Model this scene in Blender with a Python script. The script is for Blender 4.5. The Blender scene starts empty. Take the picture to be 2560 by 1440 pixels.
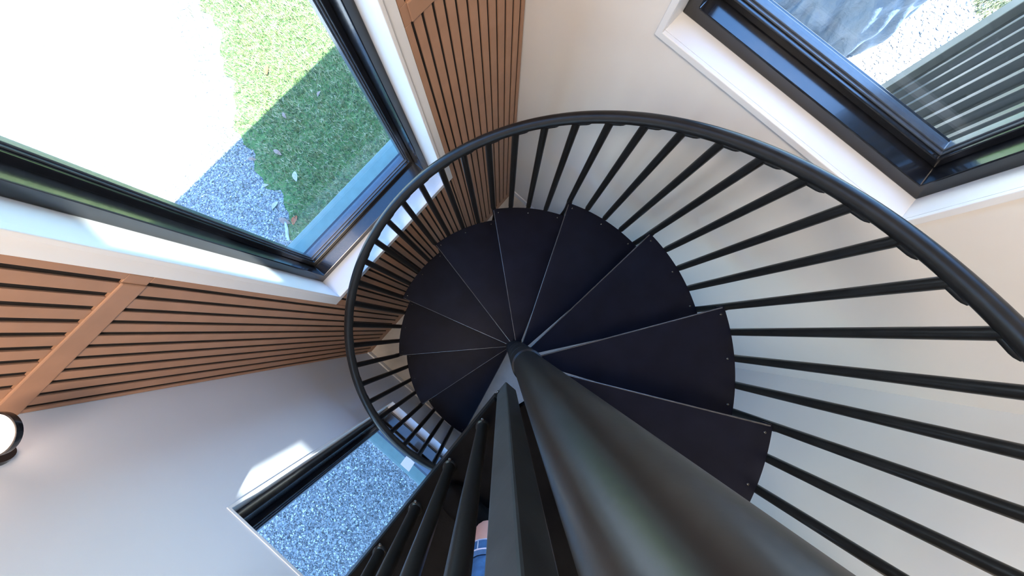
import bpy, bmesh, math, random
import numpy as np
from mathutils import Matrix, Vector, Euler

S = bpy.context.scene
COL = S.collection
random.seed(7); rng = np.random.default_rng(7)

# ------------------------------------------------------------------ camera
cam_d = bpy.data.cameras.new('camera'); cam = bpy.data.objects.new('camera', cam_d); COL.objects.link(cam)
cam_d.sensor_fit = 'HORIZONTAL'; cam_d.sensor_width = 36.0; cam_d.lens = 36.0*860.0/2560.0
cam_d.clip_start = 0.01; cam_d.clip_end = 300
RM = Matrix(((0.6432918364120586, 0.7575805512432672, -0.11066761759226973),
             (-0.7650426640322967, 0.6416726858515492, -0.05445995264802839),
             (0.029754586469448303, 0.11969909193476141, 0.9923642435991059)))
cam.matrix_world = Matrix.Translation((0.0404, 0.1694, 3.7106)) @ RM.to_4x4()
S.camera = cam

# ------------------------------------------------------------------ world, sun, exposure
S.view_settings.view_transform = 'Standard'; S.view_settings.look = 'None'
S.view_settings.exposure = 0.36; S.view_settings.gamma = 1.0; S.view_settings.use_curve_mapping = False
SA = 0.45
SUN_DIR = Vector((-SA, 1.0, -2.2)).normalized()
world = bpy.data.worlds.new('sky'); S.world = world; world.use_nodes = True
nt = world.node_tree; nt.nodes.clear()
sky = nt.nodes.new('ShaderNodeTexSky'); sky.sky_type = 'NISHITA'; sky.sun_disc = False
sky.sun_elevation = math.asin(-SUN_DIR.z); sky.sun_rotation = math.atan2(-SUN_DIR.x, -SUN_DIR.y)
bg = nt.nodes.new('ShaderNodeBackground'); bg.inputs[1].default_value = 1.45
out = nt.nodes.new('ShaderNodeOutputWorld')
hs = nt.nodes.new('ShaderNodeHueSaturation'); hs.inputs['Saturation'].default_value = 1.35
nt.links.new(sky.outputs[0], hs.inputs['Color']); nt.links.new(hs.outputs[0], bg.inputs[0]); nt.links.new(bg.outputs[0], out.inputs[0])
sun_d = bpy.data.lights.new('sun', 'SUN'); sun_d.energy = 34.0; sun_d.angle = 0.006; sun_d.color = (1.0, 0.95, 0.87)
sun = bpy.data.objects.new('sun', sun_d); COL.objects.link(sun)
sun.rotation_euler = SUN_DIR.to_track_quat('-Z', 'Y').to_euler(); sun.location = (3, -8, 18)

def area(name, loc, sx, sy, watts, color):
    l = bpy.data.lights.new(name, 'AREA'); l.shape = 'RECTANGLE'; l.size = sx; l.size_y = sy
    l.energy = watts; l.color = color
    o = bpy.data.objects.new(name, l); COL.objects.link(o); o.location = loc; return o
area('stairwell_fill_light', (-0.60, -0.10, 4.93), 0.6, 0.6, 52, (1.0, 0.82, 0.65))  # unseen fill lamp added to brighten the stairwell walls
area('loft_fill_light', (-0.5, -2.3, 4.93), 0.8, 0.8, 5, (1.0, 0.88, 0.74))  # weak fill lamp added out of view on the loft side

# ------------------------------------------------------------------ materials
def mat(name, col, rough=0.5, metal=0.0, noise=None, bump=0.0, bscale=60.0, emit=None, estr=0.0, spec=0.5, coat=0.0):
    m = bpy.data.materials.new(name); m.use_nodes = True
    t = m.node_tree; p = t.nodes['Principled BSDF']
    p.inputs['Base Color'].default_value = (*col, 1); p.inputs['Roughness'].default_value = rough
    p.inputs['Metallic'].default_value = metal; p.inputs['Specular IOR Level'].default_value = spec
    p.inputs['Coat Weight'].default_value = coat
    tc = t.nodes.new('ShaderNodeTexCoord')
    if noise:
        n = t.nodes.new('ShaderNodeTexNoise'); n.inputs['Scale'].default_value = noise[1]; n.inputs['Detail'].default_value = 6
        t.links.new(tc.outputs['Object'], n.inputs['Vector'])
        r = t.nodes.new('ShaderNodeValToRGB'); a = noise[0]
        r.color_ramp.elements[0].position = 0.3; r.color_ramp.elements[1].position = 0.7
        r.color_ramp.elements[0].color = (*[c*(1-a) for c in col], 1); r.color_ramp.elements[1].color = (*[min(1, c*(1+a)) for c in col], 1)
        t.links.new(n.outputs['Fac'], r.inputs['Fac']); t.links.new(r.outputs['Color'], p.inputs['Base Color'])
    if bump:
        n2 = t.nodes.new('ShaderNodeTexNoise'); n2.inputs['Scale'].default_value = bscale; n2.inputs['Detail'].default_value = 4
        t.links.new(tc.outputs['Object'], n2.inputs['Vector'])
        b = t.nodes.new('ShaderNodeBump'); b.inputs['Strength'].default_value = bump; b.inputs['Distance'].default_value = 0.002
        t.links.new(n2.outputs['Fac'], b.inputs['Height']); t.links.new(b.outputs['Normal'], p.inputs['Normal'])
    if emit:
        p.inputs['Emission Color'].default_value = (*emit, 1); p.inputs['Emission Strength'].default_value = estr
    return m

M = {}
M['wall'] = mat('wall_paint', (0.78, 0.755, 0.72), 0.75, noise=(0.02, 2), bump=0.05, bscale=300)
M['wall_sky_tint'] = mat('sky_tinted_wall_paint', (0.72, 0.745, 0.785), 0.75, noise=(0.02, 2), bump=0.05, bscale=300)  # white wall with bluish sky light put into its colour
M['wall_lamp_tint'] = mat('lamp_tinted_wall_paint', (0.80, 0.755, 0.70), 0.75, noise=(0.02, 2), bump=0.05, bscale=300)  # white wall with warm lamplight put into its colour
M['trim'] = mat('white_trim_paint', (0.80, 0.80, 0.80), 0.38, noise=(0.015, 5))
M['black_frame'] = mat('black_window_aluminium', (0.008, 0.009, 0.012), 0.2, noise=(0.2, 30), spec=0.6, coat=0.25)
M['gasket'] = mat('grey_glazing_bead', (0.06, 0.075, 0.10), 0.2, noise=(0.1, 30), spec=0.8)
M['steel'] = mat('black_powder_coat', (0.011, 0.0108, 0.0105), 0.33, noise=(0.25, 25), bump=0.06, bscale=180, spec=0.4)
M['pole'] = mat('black_tube_coat', (0.010, 0.010, 0.0098), 0.31, noise=(0.25, 12), bump=0.05, bscale=120, spec=0.75)
M['landing'] = mat('shaded_landing_coat', (0.0035, 0.0035, 0.004), 0.7, noise=(0.3, 30), bump=0.2, bscale=200, spec=0.06)  # tread coat darkened to carry the shade of the person on the landing
M['post'] = mat('scuffed_charcoal_tube', (0.042, 0.046, 0.049), 0.42, noise=(0.3, 14), bump=0.08, bscale=90)
M['nosing_glint'] = mat('edge_highlight_coat', (0.05, 0.05, 0.055), 0.22, noise=(0.2, 40), spec=1.0)  # paler glossy coat standing in for light caught on the tread lip
M['tread'] = mat('black_tread_coat', (0.0065, 0.0075, 0.0150), 0.40, noise=(0.2, 9), bump=0.08, bscale=260, spec=0.10)  # black coat with a blue sky sheen put into its colour
M['bolt'] = mat('bolt_steel', (0.09, 0.09, 0.09), 0.22, metal=0.7, noise=(0.2, 80))
M['slat'] = mat('oak_brown_slat', (0.40, 0.22, 0.135), 0.5, noise=(0.06, 14), bump=0.03, bscale=90)
M['felt'] = mat('dark_felt_backing', (0.010, 0.007, 0.006), 0.9, noise=(0.3, 60))
M['floor'] = mat('pale_floor_boards', (0.60, 0.56, 0.51), 0.45, noise=(0.12, 7), bump=0.04)
M['ceiling'] = mat('ceiling_paint', (0.80, 0.78, 0.75), 0.8, noise=(0.02, 3))
M['opal'] = mat('opal_lamp_glass', (0.95, 0.9, 0.85), 0.3, noise=(0.01, 6), emit=(1.0, 0.72, 0.56), estr=12.0)
M['siding'] = mat('black_ribbed_siding', (0.022, 0.025, 0.024), 0.16, noise=(0.25, 6), bump=0.04, bscale=30)
M['siding_trim'] = mat('corner_flashing', (0.10, 0.105, 0.10), 0.3, noise=(0.1, 8))
M['sill_out'] = mat('sill_flashing', (0.17, 0.25, 0.22), 0.45, noise=(0.08, 20))
M['cover'] = mat('grey_blue_cover_fabric', (0.085, 0.115, 0.15), 0.55, noise=(0.08, 7), bump=0.9, bscale=7)
M['cover'].node_tree.nodes['Bump'].inputs['Distance'].default_value = 0.05
M['sticker'] = mat('white_sticker_paper', (0.93, 0.84, 0.84), 0.6, noise=(0.02, 30))
_t = M['sticker'].node_tree; _tl = _t.nodes.new('ShaderNodeBsdfTranslucent'); _tl.inputs[0].default_value = (0.95, 0.86, 0.86, 1); _ad = _t.nodes.new('ShaderNodeMixShader'); _ad.inputs[0].default_value = 0.65
_o = [n for n in _t.nodes if n.type == 'OUTPUT_MATERIAL'][0]
_t.links.new(_t.nodes['Principled BSDF'].outputs[0], _ad.inputs[1]); _t.links.new(_tl.outputs[0], _ad.inputs[2]); _t.links.new(_ad.outputs[0], _o.inputs[0])
M['denim'] = mat('blue_denim', (0.045, 0.13, 0.32), 0.85, noise=(0.35, 40), bump=0.3, bscale=500)
M['stitch'] = mat('pale_denim_stitch', (0.42, 0.48, 0.68), 0.8, noise=(0.1, 60))
M['skin'] = mat('skin', (0.80, 0.40, 0.34), 0.5, noise=(0.05, 20))
M['shirt'] = mat('dark_shirt', (0.03, 0.03, 0.035), 0.9, noise=(0.2, 60))
M['shoe'] = mat('black_shoe', (0.0035, 0.0035, 0.004), 0.7, noise=(0.2, 60), spec=0.06)
M['hair'] = mat('brown_hair', (0.06, 0.035, 0.02), 0.6, noise=(0.3, 40))
M['eye'] = mat('eye_white', (0.8, 0.8, 0.8), 0.2, noise=(0.02, 60))
M['leaf_tan'] = mat('dry_leaf_tan', (0.26, 0.17, 0.13), 0.7, noise=(0.2, 50))
M['leaf_pale'] = mat('dry_leaf_pale', (0.38, 0.34, 0.29), 0.7, noise=(0.15, 50))
M['leaf_red'] = mat('dry_leaf_orange', (0.38, 0.10, 0.03), 0.6, noise=(0.2, 50))
M['twig'] = mat('grey_weathered_wood', (0.40, 0.41, 0.42), 0.8, noise=(0.25, 40), bump=0.2)
M['panel'] = mat('fill_panel_glow', (0.9, 0.9, 0.9), 0.5, noise=(0.01, 5), emit=(1, 0.93, 0.84), estr=1.0)  # faint glow for the added fill lamps

def glass_mat(name, tint, refl_rough=0.02):
    m = bpy.data.materials.new(name); m.use_nodes = True; t = m.node_tree; t.nodes.clear()
    o = t.nodes.new('ShaderNodeOutputMaterial'); mx = t.nodes.new('ShaderNodeMixShader')
    tr = t.nodes.new('ShaderNodeBsdfTransparent'); tr.inputs[0].default_value = (*tint, 1)
    gl = t.nodes.new('ShaderNodeBsdfGlossy'); gl.inputs['Roughness'].default_value = refl_rough
    lw = t.nodes.new('ShaderNodeLayerWeight'); lw.inputs[0].default_value = 0.5
    pw = t.nodes.new('ShaderNodeMath'); pw.operation = 'POWER'; pw.inputs[1].default_value = 5.0
    ma = t.nodes.new('ShaderNodeMath'); ma.operation = 'MULTIPLY_ADD'; ma.inputs[1].default_value = 0.9; ma.inputs[2].default_value = 0.035
    t.links.new(lw.outputs['Facing'], pw.inputs[0]); t.links.new(pw.outputs[0], ma.inputs[0])
    t.links.new(ma.outputs[0], mx.inputs[0]); t.links.new(tr.outputs[0], mx.inputs[1]); t.links.new(gl.outputs[0], mx.inputs[2])
    t.links.new(mx.outputs[0], o.inputs[0]); return m
M['glass'] = glass_mat('window_glass', (0.87, 0.93, 0.95))

def voronoi_ground(name, cols, scale, bump=0.6, rough=0.8, noise_scale=3.0):
    m = bpy.data.materials.new(name); m.use_nodes = True; t = m.node_tree; p = t.nodes['Principled BSDF']
    p.inputs['Roughness'].default_value = rough
    tc = t.nodes.new('ShaderNodeTexCoord')
    v = t.nodes.new('ShaderNodeTexVoronoi'); v.inputs['Scale'].default_value = scale; t.links.new(tc.outputs['Object'], v.inputs['Vector'])
    r = t.nodes.new('ShaderNodeValToRGB'); r.color_ramp.interpolation = 'LINEAR'
    while len(r.color_ramp.elements) < len(cols): r.color_ramp.elements.new(0.5)
    for i, c in enumerate(cols):
        r.color_ramp.elements[i].position = i/(len(cols)-1); r.color_ramp.elements[i].color = (*c, 1)
    sep = t.nodes.new('ShaderNodeSeparateColor'); t.links.new(v.outputs['Color'], sep.inputs[0]); t.links.new(sep.outputs[0], r.inputs[0])
    t.links.new(r.outputs[0], p.inputs['Base Color'])
    b = t.nodes.new('ShaderNodeBump'); b.inputs['Strength'].default_value = bump; b.inputs['Distance'].default_value = 0.012; b.invert = True
    t.links.new(v.outputs['Distance'], b.inputs['Height']); t.links.new(b.outputs['Normal'], p.inputs['Normal'])
    return m
M['gravel'] = voronoi_ground('grey_gravel', [(0.09, 0.095, 0.10), (0.17, 0.175, 0.18), (0.25, 0.25, 0.25), (0.42, 0.42, 0.42)], 70)
M['pebble'] = voronoi_ground('gravel_stone', [(0.07, 0.072, 0.075), (0.18, 0.185, 0.19), (0.30, 0.30, 0.30), (0.75, 0.75, 0.75)], 55, bump=0.1)
M['chips'] = voronoi_ground('pale_chip_stone', [(0.30, 0.27, 0.26), (0.62, 0.60, 0.60), (0.80, 0.79, 0.80), (0.9, 0.9, 0.9)], 34, bump=0.2)
M['turf'] = voronoi_ground('turf_soil', [(0.035, 0.07, 0.02), (0.06, 0.13, 0.03), (0.09, 0.17, 0.04), (0.15, 0.17, 0.07)], 45, bump=0.5)
M['blade'] = voronoi_ground('grass_blade', [(0.045, 0.06, 0.02), (0.115, 0.135, 0.045), (0.215, 0.225, 0.09), (0.44, 0.41, 0.25)], 30, bump=0.0, rough=0.5)

# ------------------------------------------------------------------ helpers
def tag(o, label=None, cat=None, group=None, kind=None):
    if label: o['label'] = label
    if cat: o['category'] = cat
    if group: o['group'] = group
    if kind: o['kind'] = kind
    return o
def empty(name, loc=(0, 0, 0)):
    o = bpy.data.objects.new(name, None); COL.objects.link(o); o.location = loc; o.empty_display_size = 0.05; return o
def obj(name, bm, m, parent=None, smooth=False, bevel=0.0, seg=2):
    me = bpy.data.meshes.new(name); bm.normal_update(); bm.to_mesh(me); bm.free()
    me.materials.append(m)
    if smooth:
        me.polygons.foreach_set('use_smooth', [True]*len(me.polygons))
        try: me.set_sharp_from_angle(angle=math.radians(42))
        except Exception: pass
    o = bpy.data.objects.new(name, me); COL.objects.link(o)
    if parent is not None:
        o.parent = parent; o.matrix_parent_inverse = Matrix.Identity(4)
    if bevel:
        b = o.modifiers.new('bevel', 'BEVEL'); b.width = bevel; b.segments = seg; b.limit_method = 'ANGLE'; b.angle_limit = 0.6
    return o
def box(bm, x0, x1, y0, y1, z0, z1):
    v = [bm.verts.new((x, y, z)) for z in (z0, z1) for y in (y0, y1) for x in (x0, x1)]
    for f in ((0, 2, 3, 1), (4, 5, 7, 6), (0, 1, 5, 4), (2, 6, 7, 3), (0, 4, 6, 2), (1, 3, 7, 5)): bm.faces.new([v[i] for i in f])
def prism(bm, pts, z0, z1):
    a = [bm.verts.new((x, y, z0)) for x, y in pts]; b = [bm.verts.new((x, y, z1)) for x, y in pts]; n = len(pts)
    bm.faces.new(a[::-1]); bm.faces.new(b)
    for i in range(n): bm.faces.new((a[i], a[(i+1) % n], b[(i+1) % n], b[i]))
def tube(bm, pts, r, n=12, caps=True):
    pts = [Vector(p) for p in pts]; rs = r if isinstance(r, (list, tuple)) else [r]*len(pts)
    rings = []; up = Vector((0, 0, 1))
    for i, p in enumerate(pts):
        d = (pts[min(i+1, len(pts)-1)]-pts[max(i-1, 0)]).normalized()
        a = d.cross(up)
        if a.length < 1e-3: a = d.cross(Vector((0, 1, 0)))
        a.normalize(); b = a.cross(d).normalized()
        rings.append([bm.verts.new(p+(a*math.cos(2*math.pi*k/n)+b*math.sin(2*math.pi*k/n))*rs[i]) for k in range(n)])
    for i in range(len(rings)-1):
        for k in range(n): bm.faces.new((rings[i][k], rings[i][(k+1) % n], rings[i+1][(k+1) % n], rings[i+1][k]))
    if caps: bm.faces.new(rings[0][::-1]); bm.faces.new(rings[-1])
def lathe(bm, prof, n=32, c=(0, 0, 0)):
    rings = []
    for r, z in prof:
        if r < 1e-6: rings.append([bm.verts.new((c[0], c[1], c[2]+z))])
        else: rings.append([bm.verts.new((c[0]+r*math.cos(2*math.pi*k/n), c[1]+r*math.sin(2*math.pi*k/n), c[2]+z)) for k in range(n)])
    for a, b in zip(rings, rings[1:]):
        for k in range(n):
            q = [a[k % len(a)], a[(k+1) % n % len(a)], b[(k+1) % n % len(b)], b[k % len(b)]]
            u = []
            for v in q:
                if v not in u: u.append(v)
            if len(u) > 2: bm.faces.new(u)
def ball(bm, c, r, sc=(1, 1, 1), u=14, v=9):
    mt = Matrix.Translation(c) @ Matrix.Diagonal((r*sc[0], r*sc[1], r*sc[2], 1))
    bmesh.ops.create_uvsphere(bm, u_segments=u, v_segments=v, radius=1, matrix=mt)
def ring(bm, u0, u1, z0, z1, t, w0, w1, outward=False):
    """rectangular frame in the u-z plane: opening u0..u1, z0..z1; thickness t inward (or outward); depth w0..w1"""
    if outward: U0, U1, Z0, Z1 = u0-t, u1+t, z0-t, z1+t; u0, u1, z0, z1 = u0, u1, z0, z1
    else: U0, U1, Z0, Z1 = u0, u1, z0, z1; u0, u1, z0, z1 = u0+t, u1-t, z0+t, z1-t
    o = [(U0, Z0), (U1, Z0), (U1, Z1), (U0, Z1)]; i = [(u0, z0), (u1, z0), (u1, z1), (u0, z1)]
    vs = [[bm.verts.new((p[0], w, p[1])) for p in q] for w in (w0, w1) for q in (o, i)]
    of, inf, ob, ib = vs
    for k in range(4):
        j = (k+1) % 4
        bm.faces.new((of[k], of[j], inf[j], inf[k])); bm.faces.new((ob[j], ob[k], ib[k], ib[j]))
        bm.faces.new((of[j], of[k], ob[k], ob[j])); bm.faces.new((inf[k], inf[j], ib[j], ib[k]))
def fast_mesh(name, verts, faces, m, nv):
    me = bpy.data.meshes.new(name); nf = len(faces)
    me.vertices.add(len(verts)); me.vertices.foreach_set('co', np.asarray(verts, np.float32).ravel())
    me.loops.add(nf*nv); me.loops.foreach_set('vertex_index', np.asarray(faces, np.int32).ravel())
    me.polygons.add(nf); me.polygons.foreach_set('loop_start', np.arange(0, nf*nv, nv, dtype=np.int32))
    me.update(calc_edges=True); me.validate(); me.materials.append(m)
    o = bpy.data.objects.new(name, me); COL.objects.link(o); return o

# ================================================================== THE SETTING
YA, XB, XC = 1.08, -1.03, 1.285
YBK = -3.2; ZT = 5.0; WT = 0.36
FA = Matrix.Translation((0, YA, 0))
FB = Matrix.Translation((XB, 0, 0)) @ Matrix.Rotation(math.pi/2, 4, 'Z')
FC = Matrix.Translation((XC, YA, 0)) @ Matrix.Rotation(-math.pi/2-0.035, 4, 'Z')

def wall(name, F, u0, u1, hole=None, label=None, m='wall'):
    bm = bmesh.new()
    if hole:
        a, b, c, d = hole
        box(bm, u0, a, 0, WT, -0.1, ZT); box(bm, b, u1, 0, WT, -0.1, ZT)
        box(bm, a, b, 0, WT, -0.1, c); box(bm, a, b, 0, WT, d, ZT)
    else: box(bm, u0, u1, 0, WT, -0.1, ZT)
    o = obj(name, bm, M[m]); o.matrix_world = F; tag(o, label, 'wall', kind='structure'); return o
HA = (-0.457, 0.542, 1.573, 4.30)
HB = (-0.66, 0.499, 0.628, 2.422)
HC = (0.652, 1.742, 2.575, 4.10)
wall('wall_back', FA, -1.39, 1.76, HA, 'white wall behind the slatted panelling around the tall window')
wall('wall_left', FB, YBK, YA, HB, 'white wall, its colour tinted as by sky light, with the low window under the landing', 'wall_sky_tint')
wall('wall_right', FC, 0.0, 4.30, HC, 'white wall, its colour tinted as by warm lamplight, behind the balusters with the high window', 'wall_lamp_tint')
bm = bmesh.new(); box(bm, -1.39, 0.04, YBK-WT, YBK, -0.1, ZT); box(bm, 0.04, 1.6, -1.75, -1.75-WT, -0.1, ZT); box(bm, 0.04, 0.10, YBK-WT, -1.75-WT, -0.1, ZT)
tag(obj('wall_front', bm, M['wall']), 'white wall at the far end of the loft', 'wall', kind='structure')
bm = bmesh.new(); box(bm, XB, XC+0.02, YBK, YA, -0.12, 0.0)
tag(obj('floor', bm, M['floor']), 'pale greyish floor under the spiral staircase', 'floor', kind='structure')
bm = bmesh.new(); box(bm, XB, 0.035, YBK, -1.06, 2.40, 2.585)
tag(obj('floor_upper', bm, M['floor']), 'upper floor level behind the staircase landing', 'floor', kind='structure')
# ceiling with two slits added out of view to throw sun patches inside
bm = bmesh.new()
def sk(pts, z):
    vs = [bm.verts.new((x, y, z)) for x, y in pts]
    return [bm.edges.new((vs[i], vs[(i+1) % len(vs)])) for i in range(len(vs))]
rect = [(-2.0, YBK-WT), (1.75, YBK-WT), (1.75, 1.55), (-2.0, 1.55)]
def roof_pt(x, y, z):
    q = (ZT-z)/2.2; return (x+SA*q, y-q)
SL1 = [roof_pt(-0.445, 1.085, 2.80), roof_pt(-0.445, 1.085, 2.07), roof_pt(-0.445, 1.37, 2.07), roof_pt(-0.445, 1.37, 2.80)]
SL2 = [roof_pt(XB, 0.44, 2.33), roof_pt(XB, 0.44, 1.87), roof_pt(XB, 0.570, 1.87), roof_pt(XB, 0.570, 2.33)]
eds = sk(rect, ZT)+sk(SL1, ZT)+sk(SL2, ZT)
bmesh.ops.triangle_fill(bm, use_beauty=True, use_dissolve=False, edges=eds)
g = bmesh.ops.extrude_face_region(bm, geom=bm.faces[:])
bmesh.ops.translate(bm, vec=(0, 0, 0.03), verts=[v for v in g['geom'] if isinstance(v, bmesh.types.BMVert)])
bmesh.ops.recalc_face_normals(bm, faces=bm.faces[:])
tag(obj('ceiling', bm, M['ceiling']), 'white ceiling over the stairwell', 'ceiling', kind='structure')

def window(name, F, u0, u1, z0, z1, cas, proud, d, s1, s2, label, flash=None, w1=0.085):
    e = empty(name); e.matrix_world = F; tag(e, label, 'window', kind='structure')
    bm = bmesh.new()
    ring(bm, u0, u1, z0, z1, 0.012, 0.0, d+0.15, outward=True)
    obj('jamb_liner', bm, M['trim'], e)
    bm = bmesh.new(); ring(bm, u0, u1, z0, z1, cas, -proud, 0.0, outward=True)
    obj('casing', bm, M['trim'], e, bevel=0.003)
    if cas > 0.05:
        bm = bmesh.new(); ring(bm, u0+0.001, u1-0.001, z0+0.001, z1-0.001, 0.017, -proud-0.012, 0.004, outward=True)
        obj('casing_bead', bm, M['trim'], e, bevel=0.003)
    bm = bmesh.new(); ring(bm, u0, u1, z0, z1, s1, d, d+0.19)
    obj('frame', bm, M['black_frame'], e, bevel=0.004)
    a = s1
    bm = bmesh.new(); ring(bm, u0+a, u1-a, z0+a, z1-a, s2, d+w1, d+0.18)
    obj('sash', bm, M['black_frame'], e, bevel=0.004)
    a += s2
    bm = bmesh.new(); ring(bm, u0+a, u1-a, z0+a, z1-a, 0.006, d+w1+0.018, d+0.16); ring(bm, u0+a+0.006, u1-a-0.006, z0+a+0.006, z1-a-0.006, 0.006, d+w1+0.030, d+0.15)
    obj('glazing_bead', bm, M['gasket'], e, bevel=0.002)
    g = d+w1+0.045; a -= 0.004
    bm = bmesh.new(); box(bm, u0+a, u1-a, g, g+0.006, z0+a, z1-a)
    obj('glass', bm, M['glass'], e)
    if flash:
        bm = bmesh.new(); box(bm, u0-0.03, u1+0.03, d+0.195, d+0.195+flash, z0-0.03, z0+0.012)
        obj('outer_sill', bm, M['sill_out'], e, bevel=0.004)
    return e, g
window('window_1', FA, -0.445, 0.53, 1.585, 4.288, 0.066, 0.016, 0.115, 0.042, 0.026, 'tall black-framed window in the slatted wall, overlooking the lawn', flash=0.12)
_, gB = window('window_2', FB, -0.648, 0.487, 0.64, 2.41, 0.012, 0.003, 0.06, 0.042, 0.028, 'low black-framed window below the landing, overlooking gravel', flash=0.10)
window('window_3', FC, 0.664, 1.73, 2.587, 4.088, 0.026, 0.018, 0.10, 0.046, 0.026, 'high black-framed window in the right wall, overlooking the covered object', flash=0.05)
# panes over the added sun slits
for i, q in enumerate((SL1, SL2)):
    bm = bmesh.new(); prism(bm, q, ZT+0.031, ZT+0.036)
    tag(obj('window_%d' % (4+i), bm, M['glass']), 'pane over a slim ceiling slit added for a sun patch', 'window', kind='structure')
# baseboards
bm = bmesh.new(); box(bm, XB, XB+0.014, -2.9, YA, 0, 0.09)
tag(obj('baseboard_left', bm, M['trim'], bevel=0.003), 'white skirting along the left wall', 'baseboard', kind='structure')
bm = bmesh.new(); box(bm, 0, 3.9, -0.014, 0, 0, 0.09)
o = tag(obj('baseboard_right', bm, M['trim'], bevel=0.003), 'white skirting along the right wall', 'baseboard', kind='structure'); o.matrix_world = FC
# glowing panels added above the unseen fill lamps
for nm, x, y, sx, sy, lb in (('ceiling_fill_panel', -0.60, -0.10, 0.6, 0.6, 'flat square fill light added above the stairwell'), ('ceiling_fill_panel', -0.5, -2.3, 0.8, 0.8, 'flat fill light added above the loft')):
    bm = bmesh.new(); box(bm, x-sx/2, x+sx/2, y-sy/2, y+sy/2, 4.94, 4.999)
    tag(obj(nm, bm, M['panel'], bevel=0.005), lb, 'light')

# ------------------------------------------------------------------ slatted panelling on the back wall
e = empty('slat_wall_panel', (0, YA, 0)); tag(e, 'brown wood slat panelling with dark grooves around the tall window', 'wall panel')
ZB0, ZB1 = 2.655, 2.725
def slats(u0, u1, z0, z1, gaps, name='slat_section'):
    bm = bmesh.new(); xs = [u0]+[g for g in gaps if u0+0.01 < g < u1-0.01]+[u1]; h = 0.0070
    for i in range(len(xs)-1):
        a = xs[i]+(h if i else 0.001); b = xs[i+1]-(h if i < len(xs)-2 else 0.001)
        box(bm, a, b, -0.012, -0.004, z0, z1)
    s = obj(name, bm, M['slat'], e, bevel=0.0015)
    bm = bmesh.new(); box(bm, u0+0.002, u1-0.002, -0.005, -0.001, z0, z1)
    obj('felt_backing', bm, M['felt'], s)
gl = [-1.006, -0.960, -0.915, -0.870, -0.825, -0.780, -0.733, -0.687, -0.640, -0.591, -0.541]
gr = [0.635, 0.685, 0.738, 0.791, 0.845, 0.902, 0.960, 1.015, 1.071, 1.130, 1.186, 1.240]
gm = [-0.513+0.0495*i for i in range(1, 23)]
slats(XB+0.001, -0.511, 0.10, ZB0, gl); slats(XB+0.001, -0.511, ZB1, 4.98, gl)
slats(0.597, 1.272, 0.10, ZB0, gr); slats(0.597, 1.272, ZB1, 4.98, gr)
slats(-0.511, 0.597, 0.10, 1.518, gm)
slats(-0.511, 0.597, 4.36, 4.98, gm)
for a, b in ((XB+0.001, -0.545), (0.632, 1.272)):
    bm = bmesh.new(); box(bm, a, b, -0.017, -0.001, ZB0, ZB1); obj('batten', bm, M['slat'], e, bevel=0.004)
for a, b in ((-0.545, -0.513), (0.599, 0.632)):
    bm = bmesh.new(); box(bm, a, b, -0.012, -0.001, ZB0, ZB1); obj('batten_end', bm, M['slat'], e, bevel=0.002)
bm = bmesh.new(); box(bm, XB+0.001, 1.272, -0.013, -0.001, 0.0, 0.10); obj('base_rail', bm, M['slat'], e, bevel=0.002)

# ------------------------------------------------------------------ wall sconce (lit)
LX, LY, LZ = -0.955, 0.955, 2.795
e = empty('wall_sconce', (XB, LY, LZ-0.06)); tag(e, 'lit round opal wall lamp in black holder at the slat corner', 'lamp')
mv = Matrix.Translation((-XB, -LY, -(LZ-0.06)))
def lobj(name, bm, m, **k):
    bm.transform(mv); return obj(name, bm, m, e, smooth=True, **k)
bm = bmesh.new(); lathe(bm, [(0, 0), (0.042, 0), (0.042, 0.014), (0, 0.014)], 32); bm.transform(Matrix.Translation((XB, LY, LZ-0.030)) @ Matrix.Rotation(math.pi/2, 4, 'Y')); lobj('backplate', bm, M['black_frame'])
bm = bmesh.new(); tube(bm, [(XB+0.01, LY, LZ-0.030), (LX-0.02, LY, LZ-0.026), (LX, LY, LZ-0.019)], 0.008); lobj('arm', bm, M['black_frame'])
bm = bmesh.new(); lathe(bm, [(0, -0.018), (0.046, -0.018), (0.0525, -0.014), (0.0545, -0.006), (0.0545, 0.000), (0.0495, 0.000), (0.0495, -0.006), (0.046, -0.012), (0, -0.013)], 40, (LX, LY, LZ)); lobj('holder', bm, M['black_frame'])
bm = bmesh.new(); ball(bm, (LX, LY, LZ-0.003), 0.0490, (1, 1, 0.40), 32, 18); lobj('globe', bm, M['opal'])

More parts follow.
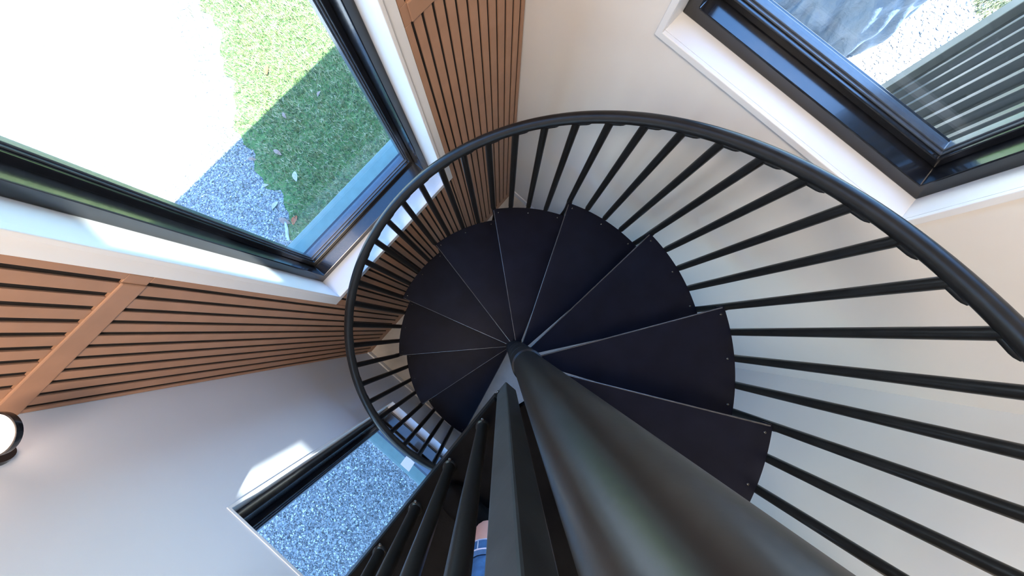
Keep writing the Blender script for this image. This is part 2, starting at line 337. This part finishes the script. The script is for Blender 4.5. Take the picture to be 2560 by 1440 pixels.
# ================================================================== SPIRAL STAIRCASE
R, RR, HR, RS = 0.9806, 1.0208, 0.8192, 0.235
PHI1, DPHI = -2.9428, 0.4949
NT = 10; ZL = 11*RS
st = empty('spiral_staircase'); tag(st, 'black steel spiral staircase with round handrail, balusters and corner landing', 'staircase')
def ang(t): return PHI1-t*DPHI
bm = bmesh.new(); lathe(bm, [(0, 0), (0.11, 0), (0.11, 0.012), (0.0565, 0.012), (0.0565, 3.905), (0.053, 3.915), (0, 3.916)], 64)
obj('center_pole', bm, M['pole'], st, smooth=True)
OV = 0.045
for k in range(1, NT+1):
    a0 = ang(k-1); a1 = ang(k)-OV; z = k*RS
    pts = []
    r0 = 0.05
    n = 18
    for i in range(n+1): a = a0+(a1-a0)*i/n; pts.append((R*math.cos(a), R*math.sin(a)))
    pts += [(r0*math.cos(a1), r0*math.sin(a1)), (r0*math.cos((a0+a1)/2), r0*math.sin((a0+a1)/2)), (r0*math.cos(a0), r0*math.sin(a0))]
    bm = bmesh.new(); prism(bm, pts[::-1], z-0.042, z)
    # front-corner lug that carries the corner baluster
    c, s = math.cos(a0), math.sin(a0)
    def P(r, t): return (r*c+t*s, r*s-t*c)
    prism(bm, [P(R-0.02, -0.008), P(R+0.030, -0.008), P(R+0.030, 0.018), P(R-0.02, 0.018)][::-1], z-0.046, z-0.002)
    bmesh.ops.recalc_face_normals(bm, faces=bm.faces[:])
    tr = obj('tread', bm, M['tread'], st, bevel=0.0035, seg=3)
    bm = bmesh.new(); tube(bm, [(0.07*c, 0.07*s, z-0.0025), ((R-0.01)*c, (R-0.01)*s, z-0.0025)], 0.0036, 10); obj('nosing_glint', bm, M['nosing_glint'], tr, smooth=True)  # thin bar added to carry the highlight along the front edge
    bm = bmesh.new(); lathe(bm, [(0.0566, z-RS+0.003), (0.064, z-RS+0.006), (0.064, z-0.004), (0.0566, z-0.001)], 48)
    obj('sleeve', bm, M['steel'], tr, smooth=True)
    bm = bmesh.new(); tube(bm, [(0.060*math.cos(a0-0.15), 0.060*math.sin(a0-0.15), z-0.02), (0.070*math.cos(a0-0.15), 0.070*math.sin(a0-0.15), z-0.02)], 0.005, 10); obj('bolt', bm, M['bolt'], tr, smooth=True)
    for aa, rr in ((a0-0.03, R-0.028), (a0-DPHI*0.5, R-0.035), (ang(k)+0.03, R-0.028)):
        bm = bmesh.new(); ball(bm, (rr*math.cos(aa), rr*math.sin(aa), z), 0.006, (1, 1, 0.6), 12, 8)
        obj('bolt', bm, M['bolt'], tr, smooth=True)
# balusters on the stair
RBL = 0.0172
for j in range(0, 4*NT+1):
    t = j/4.0; a = ang(t); k = int(j//4)+1
    zb = min(k, NT+1)*RS
    zt = RS*(1+t)+HR-0.012
    if j == 4*NT: zb = ZL
    z_low = zb-0.052 if j % 4 else zb-RS-0.045
    if j == 0: z_low = 0.0
    c, s = math.cos(a), math.sin(a); rb = R+0.014
    bm = bmesh.new()
    rt = RR-0.002; f = (rt-rb)
    tube(bm, [(rb*c, rb*s, z_low), (rb*c, rb*s, zb), ((rb+f*0.5)*c, (rb+f*0.5)*s, zb+(zt-zb)*0.5), (rt*c, rt*s, zt)], RBL, 14)
    b = obj('baluster', bm, M['steel'], st, smooth=True)
    # small curved bracket strip that screws the baluster to the rail
    bm = bmesh.new(); path = []
    for i in range(8):
        tt = t-0.02+0.135*i/7; aa = ang(tt); zz = RS*(1+tt)+HR-0.0255
        path.append((math.cos(aa)*(RR-0.006), math.sin(aa)*(RR-0.006), zz))
    tube(bm, path, [0.008, 0.0105, 0.011, 0.011, 0.011, 0.011, 0.0095, 0.005], 10)
    obj('bracket', bm, M['steel'], b, smooth=True)
    bm = bmesh.new(); ball(bm, ((rb-0.011)*c, (rb-0.011)*s, zb-0.02), 0.006, (1, 1, 1), 10, 7)
    obj('bolt', bm, M['bolt'], b, smooth=True)
# handrail
bm = bmesh.new(); pts = []
T0, T1 = -0.5, 10.05
for i in range(201):
    t = T0+(T1-T0)*i/200; a = ang(t); pts.append((RR*math.cos(a), RR*math.sin(a), RS*(1+t)+HR))
tube(bm, pts, 0.0242, 24); obj('handrail', bm, M['steel'], st, smooth=True)
a = ang(T0)
bm = bmesh.new(); ball(bm, (RR*math.cos(a), RR*math.sin(a), RS*(1+T0)+HR), 0.0225, (1, 1, 1), 18, 12); obj('rail_cap', bm, M['steel'], st, smooth=True)
bm = bmesh.new(); tube(bm, [(RR*math.cos(a), RR*math.sin(a), 0), (RR*math.cos(a), RR*math.sin(a), RS*(1+T0)+HR)], 0.019, 16); obj('newel_post', bm, M['steel'], st, smooth=True)
# landing
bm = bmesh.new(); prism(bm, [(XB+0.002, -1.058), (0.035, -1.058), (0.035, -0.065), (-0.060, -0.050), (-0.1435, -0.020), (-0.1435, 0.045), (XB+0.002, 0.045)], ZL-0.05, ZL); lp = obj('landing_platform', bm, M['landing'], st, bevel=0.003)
bm = bmesh.new(); box(bm, XB+0.004, -0.144, 0.030, 0.044, ZL-0.13, ZL-0.051); obj('edge_angle', bm, M['steel'], lp, bevel=0.002)
# landing guard along the stairwell edge
bm = bmesh.new(); box(bm, -0.143, -0.093, -0.013, 0.037, 2.43, 3.52); gp = obj('landing_post', bm, M['post'], st, bevel=0.004)
bm = bmesh.new(); ball(bm, (-0.135, 0.039, 2.47), 0.008, (1, 0.6, 1)); obj('bolt', bm, M['bolt'], gp, smooth=True)
bm = bmesh.new(); tube(bm, [(-0.118, 0.012, 3.525), (-0.55, 0.012, 3.525), (XB+0.03, 0.012, 3.525)], 0.0225, 20); obj('landing_rail', bm, M['steel'], st, smooth=True)
for x in (-0.225, -0.380, -0.537, -0.694, -0.851, -0.985):
    bm = bmesh.new(); tube(bm, [(x-0.004, 0.020, ZL), (x-0.002, 0.018, 3.05), (x, 0.012, 3.515)], RBL, 14); b = obj('baluster', bm, M['steel'], st, smooth=True)
    bm = bmesh.new(); lathe(bm, [(0, 0), (0.022, 0), (0.022, 0.004), (0.0172, 0.010)], 18, (x-0.004, 0.020, ZL)); obj('foot_ring', bm, M['steel'], b, smooth=True)
    bm = bmesh.new(); ball(bm, (x-0.004+0.016, 0.034, ZL+0.001), 0.006); obj('bolt', bm, M['bolt'], b, smooth=True)
# ================================================================== STICKER ON THE LOW WINDOW
bm = bmesh.new(); box(bm, -0.043, 0.043, -0.0006, 0, -0.088, 0.088)
o = obj('window_sticker', bm, M['sticker']); xg = XB-gB+0.0012
o.matrix_world = Matrix.Translation((xg, 0.060, 0.868)) @ Matrix.Rotation(math.pi/2, 4, 'Z')
tag(o, 'white square sticker on the low window pane', 'sticker')

# ================================================================== PERSON behind the landing guard
def skin(name, vs, es, rad, m, parent, lv=2):
    me = bpy.data.meshes.new(name); me.from_pydata(vs, es, []); me.update(); me.materials.append(m)
    o = bpy.data.objects.new(name, me); COL.objects.link(o); o.parent = parent
    sm = o.modifiers.new('skin', 'SKIN'); sm.use_smooth_shade = True
    for i, s in enumerate(me.skin_vertices[0].data):
        r = rad[i]; s.radius = r if isinstance(r, tuple) else (r, r); s.use_root = (i == 0)
    sb = o.modifiers.new('subsurf', 'SUBSURF'); sb.levels = lv; sb.render_levels = lv
    return o
pe = empty('person', (-0.32, -0.2, ZL)); tag(pe, 'person in blue jeans and black shoes standing behind the landing balusters', 'person')
O = Vector((-0.32, -0.2, ZL))
def rel(l): return [tuple(Vector(p)-O) for p in l]
LA = (-0.425, -0.165)
body = [(-.315, -.27, 3.47), (-.31, -.25, 3.66), (-.305, -.21, 3.86), (-.30, -.18, 3.99), (-.297, -.160, 4.045), (-.293, -.125, 4.10), (-.29, -.108, 4.185),
        (-.46, -.20, 3.97), (-.60, -.16, 3.76), (-.545, -.03, 3.60), (-.14, -.20, 3.97), (-.035, -.20, 3.77), (-.225, -.05, 3.60),
        (-.405, -.26, 3.41), (-.43, -.19, 3.03), (LA[0], LA[1]-0.005, 2.70), (LA[0], LA[1], 2.63), (-.225, -.28, 3.41), (-.15, -.33, 3.03), (-.12, -.36, 2.70), (-.12, -.36, 2.63)]
be = [(0, 1), (1, 2), (2, 3), (3, 4), (4, 5), (5, 6), (3, 7), (7, 8), (8, 9), (3, 10), (10, 11), (11, 12), (0, 13), (13, 14), (14, 15), (15, 16), (0, 17), (17, 18), (18, 19), (19, 20)]
br = [(.14, .10), (.125, .09), (.13, .095), (.12, .08), .052, (.070, .088), (.070, .085), .06, .043, .028, .06, .043, .028, .08, .056, .041, .041, .08, .056, .041, .041]
skin('body', rel(body), be, br, M['skin'], pe)
jb = [body[0], (-.313, -.262, 3.56), body[13], (-.42, -.215, 3.2), body[14], (LA[0]-.002, LA[1]-0.008, 2.85), (LA[0], LA[1]-0.005, 2.785), body[17], (-.19, -.30, 3.2), body[18], (-.135, -.345, 2.85), (-.12, -.357, 2.785)]
skin('jeans', rel(jb), [(0, 1), (0, 2), (2, 3), (3, 4), (4, 5), (5, 6), (0, 7), (7, 8), (8, 9), (9, 10), (10, 11)], [(.155, .115), (.148, .105), .094, .082, .070, .064, .064, .094, .082, .070, .064, .064], M['denim'], pe)
for hx, hy in ((LA[0], LA[1]-0.005), (-.12, -.357)):
    bm = bmesh.new()
    lathe(bm, [(0.060, 2.845), (0.0675, 2.84), (0.0680, 2.806), (0.0670, 2.800), (0.062, 2.801)], 32, (hx, hy-0.002, 0))
    bm.transform(Matrix.Translation(-O)); obj('trouser_hem', bm, M['denim'], pe, smooth=True); bm = bmesh.new()
    for zz in (2.802, 2.838):
        pts = [(hx+0.0683*math.cos(q), hy-0.002+0.0683*math.sin(q), zz) for q in [2*math.pi*i/28 for i in range(29)]]
        tube(bm, pts, 0.0017, 6, caps=False)
    tube(bm, [(hx+0.040, hy+0.0535, 2.802), (hx+0.040, hy+0.0535, 2.838)], 0.0017, 6)
    bm.transform(Matrix.Translation(-O)); obj('hem_stitching', bm, M['stitch'], pe, smooth=True)
sh = [(-.313, -.26, 3.52), (-.31, -.25, 3.66), (-.305, -.21, 3.86), (-.30, -.18, 3.99), (-.295, -.155, 4.05), (-.46, -.20, 3.97), (-.545, -.175, 3.84), (-.14, -.20, 3.97), (-.08, -.20, 3.86)]
skin('shirt', rel(sh), [(0, 1), (1, 2), (2, 3), (3, 4), (3, 5), (5, 6), (3, 7), (7, 8)], [(.158, .118), (.14, .105), (.145, .11), (.13, .09), .058, .07, .058, .07, .058], M['shirt'], pe)
for hx, hy, rz in ((LA[0], LA[1], 0.06), (-.12, -.36, -0.1)):
    def fp(d, z): return (hx-math.sin(rz)*d, hy+math.cos(rz)*d, ZL+z)
    skin('shoe', rel([fp(-0.035, .040), fp(0.04, .042), fp(0.11, .033), fp(0.165, .026), fp(0.0, .075)]), [(0, 1), (1, 2), (2, 3), (0, 4)], [(.040, .040), (.043, .042), (.047, .033), (.036, .024), (.044, .044)], M['shoe'], pe)
for sx, w, el in ((-1, (-.545, -.03, 3.60), 0), (1, (-.225, -.05, 3.60), 0)):
    w = Vector(w); vs = [w, w+Vector((0, .035, -.015)), w+Vector((0, .065, -.033))]; ed = [(0, 1), (1, 2)]; rd = [.026, (.034, .018), (.040, .015)]
    for i, (dx, L) in enumerate(((-.030, .9), (-.010, 1.0), (.010, .95), (.030, .75))):
        b0 = w+Vector((dx, .078, -.038)); n0 = len(vs)
        vs += [b0, b0+Vector((dx*.1, .026*L, -.012)), b0+Vector((dx*.1, .030*L, -.040*L)), b0+Vector((dx*.1, .016*L, -.060*L))]; rd += [.010, .0095, .009, .008]
        ed += [(2, n0), (n0, n0+1), (n0+1, n0+2), (n0+2, n0+3)]
    n0 = len(vs); tx = -sx*-1
    vs += [w+Vector((.034*-sx*-1*-1, .040, -.030)), w+Vector((.050*-sx, .060, -.048)), w+Vector((.046*-sx, .074, -.066))]; rd += [.012, .010, .0085]; ed += [(1, n0), (n0, n0+1), (n0+1, n0+2)]
    skin('hand', rel(vs), ed, rd, M['skin'], pe, 2)
HD = Vector((-.290, -.105, 4.145))
bm = bmesh.new(); ball(bm, HD+Vector((0, .088, -.012)), .016, (.8, 1, 1.5)); ball(bm, HD+Vector((.078, -.005, -.005)), .026, (.4, .8, 1.2)); ball(bm, HD+Vector((-.078, -.005, -.005)), .026, (.4, .8, 1.2)); ball(bm, HD+Vector((0, .078, -.056)), .020, (1.3, .5, .35))
bm.transform(Matrix.Translation(-O)); obj('face', bm, M['skin'], pe, smooth=True)
for dx in (-.03, .03):
    bm = bmesh.new(); ball(bm, HD+Vector((dx, .070, .012)), .0095); bm.transform(Matrix.Translation(-O)); obj('eye', bm, M['eye'], pe, smooth=True)
bm = bmesh.new(); ball(bm, HD+Vector((0, -.028, .042)), .092, (.93, 1.0, .85), 24, 14); bm.transform(Matrix.Translation(-O)); obj('hair', bm, M['hair'], pe, smooth=True)

# ================================================================== OUTSIDE
ZG = -0.10
bm = bmesh.new(); box(bm, -30, 40, -40, 40, ZG-0.4, ZG)
tag(obj('ground', bm, M['gravel']), 'grey gravel ground around the building', 'ground', kind='structure')
# black ribbed siding of the neighbouring wing seen through the high window
YW, XW0, XW1, ZW = -0.75, 1.66, 2.80, 7.4
e = empty('exterior_wall', (XW0, YW, ZG)); tag(e, 'black ribbed metal siding outside the high window', 'exterior wall', kind='structure')
mv2 = Matrix.Translation((-XW0, -YW, -ZG))
bm = bmesh.new(); box(bm, XW0, 2.985, YBK-0.3, YW-0.04, ZG, ZW)
x = 2.72
box(bm, XW0, 2.80, YW-0.04, YW-0.035, ZG, ZW)
for i in range(8):
    xr = 2.705-0.139*i
    if xr < XW0+0.03: break
    prism(bm, [(xr-0.034, YW-0.05), (xr-0.015, YW), (xr+0.015, YW), (xr+0.034, YW-0.05)], ZG, ZW)
bmesh.ops.recalc_face_normals(bm, faces=bm.faces[:]); bm.transform(mv2)
obj('ribbed_sheet', bm, M['siding'], e, bevel=0.003)
bm = bmesh.new(); box(bm, 2.875, 2.992, YW-0.10, YW+0.004, ZG, ZW); bm.transform(mv2); obj('corner_flashing', bm, M['siding_trim'], e, bevel=0.004)
bm = bmesh.new(); box(bm, -6.0, -1.42, -6.0, -1.25, ZG, 5.2)  # block added out of view to keep the gravel in shade
tag(obj('exterior_wall', bm, M['wall']), 'unseen block added to shade the gravel outside the low window', 'exterior wall', kind='structure')

bm = bmesh.new(); box(bm, 1.755, 3.6, 1.25, 1.55, ZG, 5.03)  # slab added out of view to lengthen the roof shadow on the lawn
tag(obj('exterior_wall', bm, M['wall']), 'unseen white slab added to extend the roof shadow over the lawn', 'exterior wall', kind='structure')
# lawn outside the tall window
def edge_x(y):
    return np.interp(y, [1.4, 2.3, 2.56, 3.09, 3.5, 3.87, 4.4, 4.9, 5.5, 7.0, 9.0], [-0.86, -0.76, -0.68, -0.42, -0.36, -0.22, 0.14, 0.48, 0.74, 1.5, 2.6])
ys = np.linspace(1.44, 9.0, 120)
ex = edge_x(ys)+0.05*np.sin(ys*9)+0.03*np.sin(ys*23)
bm = bmesh.new(); loop = [(float(a), float(b)) for a, b in zip(ex, ys)]
prism(bm, [(9.0, 1.44)]+[(9.0, 9.0)]+loop[::-1], ZG+0.001, ZG+0.008)
bmesh.ops.recalc_face_normals(bm, faces=bm.faces[:])
tag(obj('lawn_soil', bm, M['turf']), 'dark soil under the lawn beyond the tall window', 'ground', kind='structure')
def blades(name, pts, L, W, label, m='blade'):
    n = len(pts); az = rng.uniform(0, 2*math.pi, n); ln = L*rng.uniform(0.55, 1.3, n); lean = rng.uniform(0.2, 1.15, n)
    d = np.stack([np.cos(az), np.sin(az)], 1); side = np.stack([-d[:, 1], d[:, 0]], 1)*(W*rng.uniform(0.6, 1.3, n))[:, None]/2
    v = np.zeros((n, 5, 3)); b = pts
    mid = b[:, :2]+d*(ln*np.sin(lean)*0.42)[:, None]; tip = b[:, :2]+d*(ln*np.sin(lean))[:, None]
    v[:, 0, :2] = b[:, :2]-side; v[:, 1, :2] = b[:, :2]+side; v[:, 2, :2] = mid+side*.8; v[:, 3, :2] = mid-side*.8; v[:, 4, :2] = tip
    h = ln*np.cos(lean)
    v[:, 0, 2] = v[:, 1, 2] = b[:, 2]; v[:, 2, 2] = v[:, 3, 2] = b[:, 2]+h*.62; v[:, 4, 2] = b[:, 2]+h
    base = np.arange(n)[:, None]*5
    f = np.concatenate([base+np.array([[0, 1, 2]]), base+np.array([[0, 2, 3]]), base+np.array([[3, 2, 4]])], 0)
    o = fast_mesh(name, v.reshape(-1, 3), f, M[m], 3); tag(o, label, 'grass', kind='stuff'); return o
N = 95000
py = rng.uniform(1.7, 7.2, N)**1.0; px = rng.uniform(-1.0, 4.2, N)
lim = edge_x(py)+0.05*np.sin(py*9)+0.03*np.sin(py*23)
dist = px-lim
keep = (dist > 0)*(rng.random(N) < np.clip(0.25+dist*2.2, 0, 1)) | ((dist > -0.45)*(rng.random(N) < 0.09)).astype(bool)
keep = keep.astype(bool) & (px < 0.55+py*0.62)
pts = np.stack([px[keep], py[keep], np.full(keep.sum(), ZG+0.004)], 1)
blades('lawn_grass', pts, 0.075, 0.0055, 'short green grass of the lawn outside the tall window')
# grass tufts by the covered object
def patch(cx, cy, r, n):
    a = rng.uniform(0, 2*math.pi, n); q = np.sqrt(rng.random(n))*r
    return np.stack([cx+np.cos(a)*q*1.3, cy+np.sin(a)*q, np.full(n, ZG+0.002)], 1)
pts = np.concatenate([patch(7.6, -1.1, 0.55, 5200), patch(6.75, -0.85, 0.42, 3200), patch(7.9, -2.25, 0.75, 6500), patch(8.6, -1.9, 0.8, 4000), patch(4.9, 0.75, 0.34, 1800)])
pts = pts[~((pts[:, 0] > 5.15) & (pts[:, 0] < 6.3) & (pts[:, 1] > -1.2) & (pts[:, 1] < 0.4))]
blades('grass_tufts', pts, 0.10, 0.010, 'bright sunlit grass tufts between pale stone chips behind the covered object')

# pebbles
ico = bmesh.new(); bmesh.ops.create_icosphere(ico, subdivisions=1, radius=1.0); ico.verts.ensure_lookup_table()
IV = np.array([v.co[:] for v in ico.verts]); IF = np.array([[v.index for v in f.verts] for f in ico.faces]); ico.free()
def pebbles(name, pts, smin, smax, m, label, cat='gravel', flat=0.55, elong=1.5):
    n = len(pts); az = rng.uniform(0, 2*math.pi, n); s = rng.uniform(smin, smax, n)
    sc = np.stack([s*rng.uniform(0.8, elong, n), s*rng.uniform(0.6, 1.0, n), s*flat*rng.uniform(0.7, 1.2, n)], 1)
    v = IV[None]*sc[:, None]*(1+rng.uniform(-0.22, 0.22, (n, len(IV), 1)))
    tl = rng.uniform(-0.5, 0.5, n); c, s_ = np.cos(tl)[:, None], np.sin(tl)[:, None]
    y = v[:, :, 1]*c-v[:, :, 2]*s_; z = v[:, :, 1]*s_+v[:, :, 2]*c
    ca, sa = np.cos(az)[:, None], np.sin(az)[:, None]
    X = v[:, :, 0]*ca-y*sa; Y = v[:, :, 0]*sa+y*ca
    w = np.stack([X, Y, z], 2)+pts[:, None, :]
    f = (np.arange(n)[:, None, None]*len(IV)+IF[None]).reshape(-1, 3)
    o = fast_mesh(name, w.reshape(-1, 3), f, M[m], 3); tag(o, label, cat, kind='stuff'); return o
N = 15000
gx = rng.uniform(-2.0, 0.2, N); gy = rng.uniform(1.5, 4.1, N); k = gx < edge_x(gy)+0.06
pebbles('gravel', np.stack([gx[k], gy[k], np.full(k.sum(), ZG+0.003)], 1), 0.004, 0.010, 'pebble', 'loose grey gravel in the shade beside the lawn')
N = 15000
gx = rng.uniform(-3.4, -1.42, N); gy = rng.uniform(-0.9, 1.1, N)
pebbles('gravel', np.stack([gx, gy, np.full(N, ZG+0.003)], 1), 0.004, 0.011, 'pebble', 'loose blue-grey gravel outside the low window')
N = 9000
gx = rng.uniform(4.4, 9.0, N); gy = rng.uniform(-2.9, 0.9, N)
k = ~((gx > 5.2) & (gx < 6.25) & (gy > -1.15) & (gy < 0.35))
pebbles('stone_chips', np.stack([gx[k], gy[k], np.full(k.sum(), ZG+0.006)], 1), 0.012, 0.032, 'chips', 'white stone chips in sunlight beside the ribbed siding', 'stone chips', 0.5, 1.8)

# fallen leaves, each its own thing
def leaf(x, y, L, rot, m, label, group=None):
    bm = bmesh.new(); n = 7; top = []
    rows = []
    for i in range(n+1):
        q = i/n; w = L*0.23*math.sin(math.pi*min(1, q*0.97+0.02))**0.8
        curl = 0.10*L*math.sin(q*3.0)
        rows.append([bm.verts.new((L*(q-.5), sgn*w, curl+abs(sgn)*w*0.35)) for sgn in (-1, 0, 1)])
    for a, b in zip(rows, rows[1:]):
        for k in range(2): bm.faces.new((a[k], b[k], b[k+1], a[k+1]))
    g = bmesh.ops.extrude_face_region(bm, geom=bm.faces[:]); bmesh.ops.translate(bm, vec=(0, 0, -0.0015), verts=[v for v in g['geom'] if isinstance(v, bmesh.types.BMVert)])
    bmesh.ops.recalc_face_normals(bm, faces=bm.faces[:])
    o = obj('fallen_leaf', bm, M[m], smooth=True); o.location = (x, y, ZG+0.045 if x > edge_x(y)+0.1 else ZG+0.016); o.rotation_euler = (random.uniform(-.3, .3), random.uniform(-.2, .2), rot)
    tag(o, label, 'leaf', 'fallen leaves by the tall window'); return o
leaf(0.58, 4.21, 0.12, 0.6, 'leaf_red', 'orange leaf on the sunlit part of the lawn')
leaf(-0.074, 3.403, 0.10, 1.7, 'leaf_tan', 'tan leaf lying on the shaded lawn near the gravel edge')
leaf(-0.145, 3.051, 0.12, 0.9, 'leaf_pale', 'pale leaf lying in the middle of the shaded lawn')
leaf(-0.32, 3.585, 0.09, 2.2, 'leaf_tan', 'tan leaf on the gravel edge right below the shadow line')
leaf(0.75, 3.55, 0.08, 0.3, 'leaf_tan', 'small tan leaf on the shaded lawn close to the shadow line')
leaf(0.30, 3.66, 0.08, 1.2, 'leaf_tan', 'brown leaf just inside the shadow line on the lawn')
leaf(-0.54, 3.004, 0.11, 0.2, 'leaf_pale', 'pale curled leaf on the gravel beside the lawn')
leaf(-0.60, 2.80, 0.14, 1.9, 'leaf_tan', 'largest tan leaf beside the grey stick')
leaf(-0.52, 2.72, 0.12, 0.5, 'leaf_red', 'rusty leaf beside the grey stick')
leaf(-0.45, 3.25, 0.08, 2.7, 'leaf_pale', 'small pale leaf at the corner of lawn and gravel')
bm = bmesh.new(); tube(bm, [(-0.11, 0, 0), (-0.05, 0.006, 0.004), (0.03, -0.002, 0.006), (0.11, 0.004, 0.0)], [0.012, 0.017, 0.016, 0.010], 8)
o = obj('stick', bm, M['twig'], smooth=True); o.location = (-0.665, 2.69, ZG+0.022); o.rotation_euler = (0, 0, 0.93)
tag(o, 'grey weathered stick on the gravel near the window corner', 'stick')

# covered object (cloth cover drawn over outdoor equipment)
bm = bmesh.new()
x0, x1, y0, y1, H = 5.30, 6.12, -1.03, 0.22, 1.12
NU, NV = 220, 48; cx, cy = (x0+x1)/2, (y0+y1)/2; hx, hy = (x1-x0)/2, (y1-y0)/2
rows = []
for j in range(NV+1):
    q = j/NV; row = []
    for i in range(NU):
        th = 2*math.pi*i/NU; c, s = math.cos(th), math.sin(th)
        e2 = 5.0; rr = (abs(c)**e2+abs(s)**e2)**(-1/e2)
        if q < 0.7:
            h = q/0.7; sc = 1.0-0.05*h
            fold = (0.050*math.sin(th*9+2.6*h+1.1*math.sin(3*th))+0.032*math.sin(th*17-4.5*h+1.5*math.sin(5*th)))*(1-0.6*h)+0.030*math.sin(th*6+9*h+math.sin(4*th))+0.018*math.sin(th*23+15*h)
            z = H*h*0.94
        else:
            g_ = (q-0.7)/0.3; sc = (1-0.05)*(1-g_**1.6); fold = 0.012*math.sin(th*7+4*g_)*(1-g_); z = H*(0.94+0.06*math.sin(g_*math.pi/2)); z += 0.02*math.sin(th*5+3)*(1-g_)*g_
        row.append(bm.verts.new((cx+hx*(rr*c*sc+fold*c*2), cy+hy*(rr*s*sc+fold*s*1.4), ZG+max(0.0, z+(0.018*math.sin(th*11) if j == 0 else 0)+0.0))))
    rows.append(row)
for a, b in zip(rows, rows[1:]):
    for i in range(NU): bm.faces.new((a[i], a[(i+1) % NU], b[(i+1) % NU], b[i]))
bm.faces.new(rows[-1])
bmesh.ops.recalc_face_normals(bm, faces=bm.faces[:])
o = obj('protective_cover', bm, M['cover'], smooth=True)
tag(o, 'crumpled grey-blue fabric cover over equipment on the stone chips', 'cover')
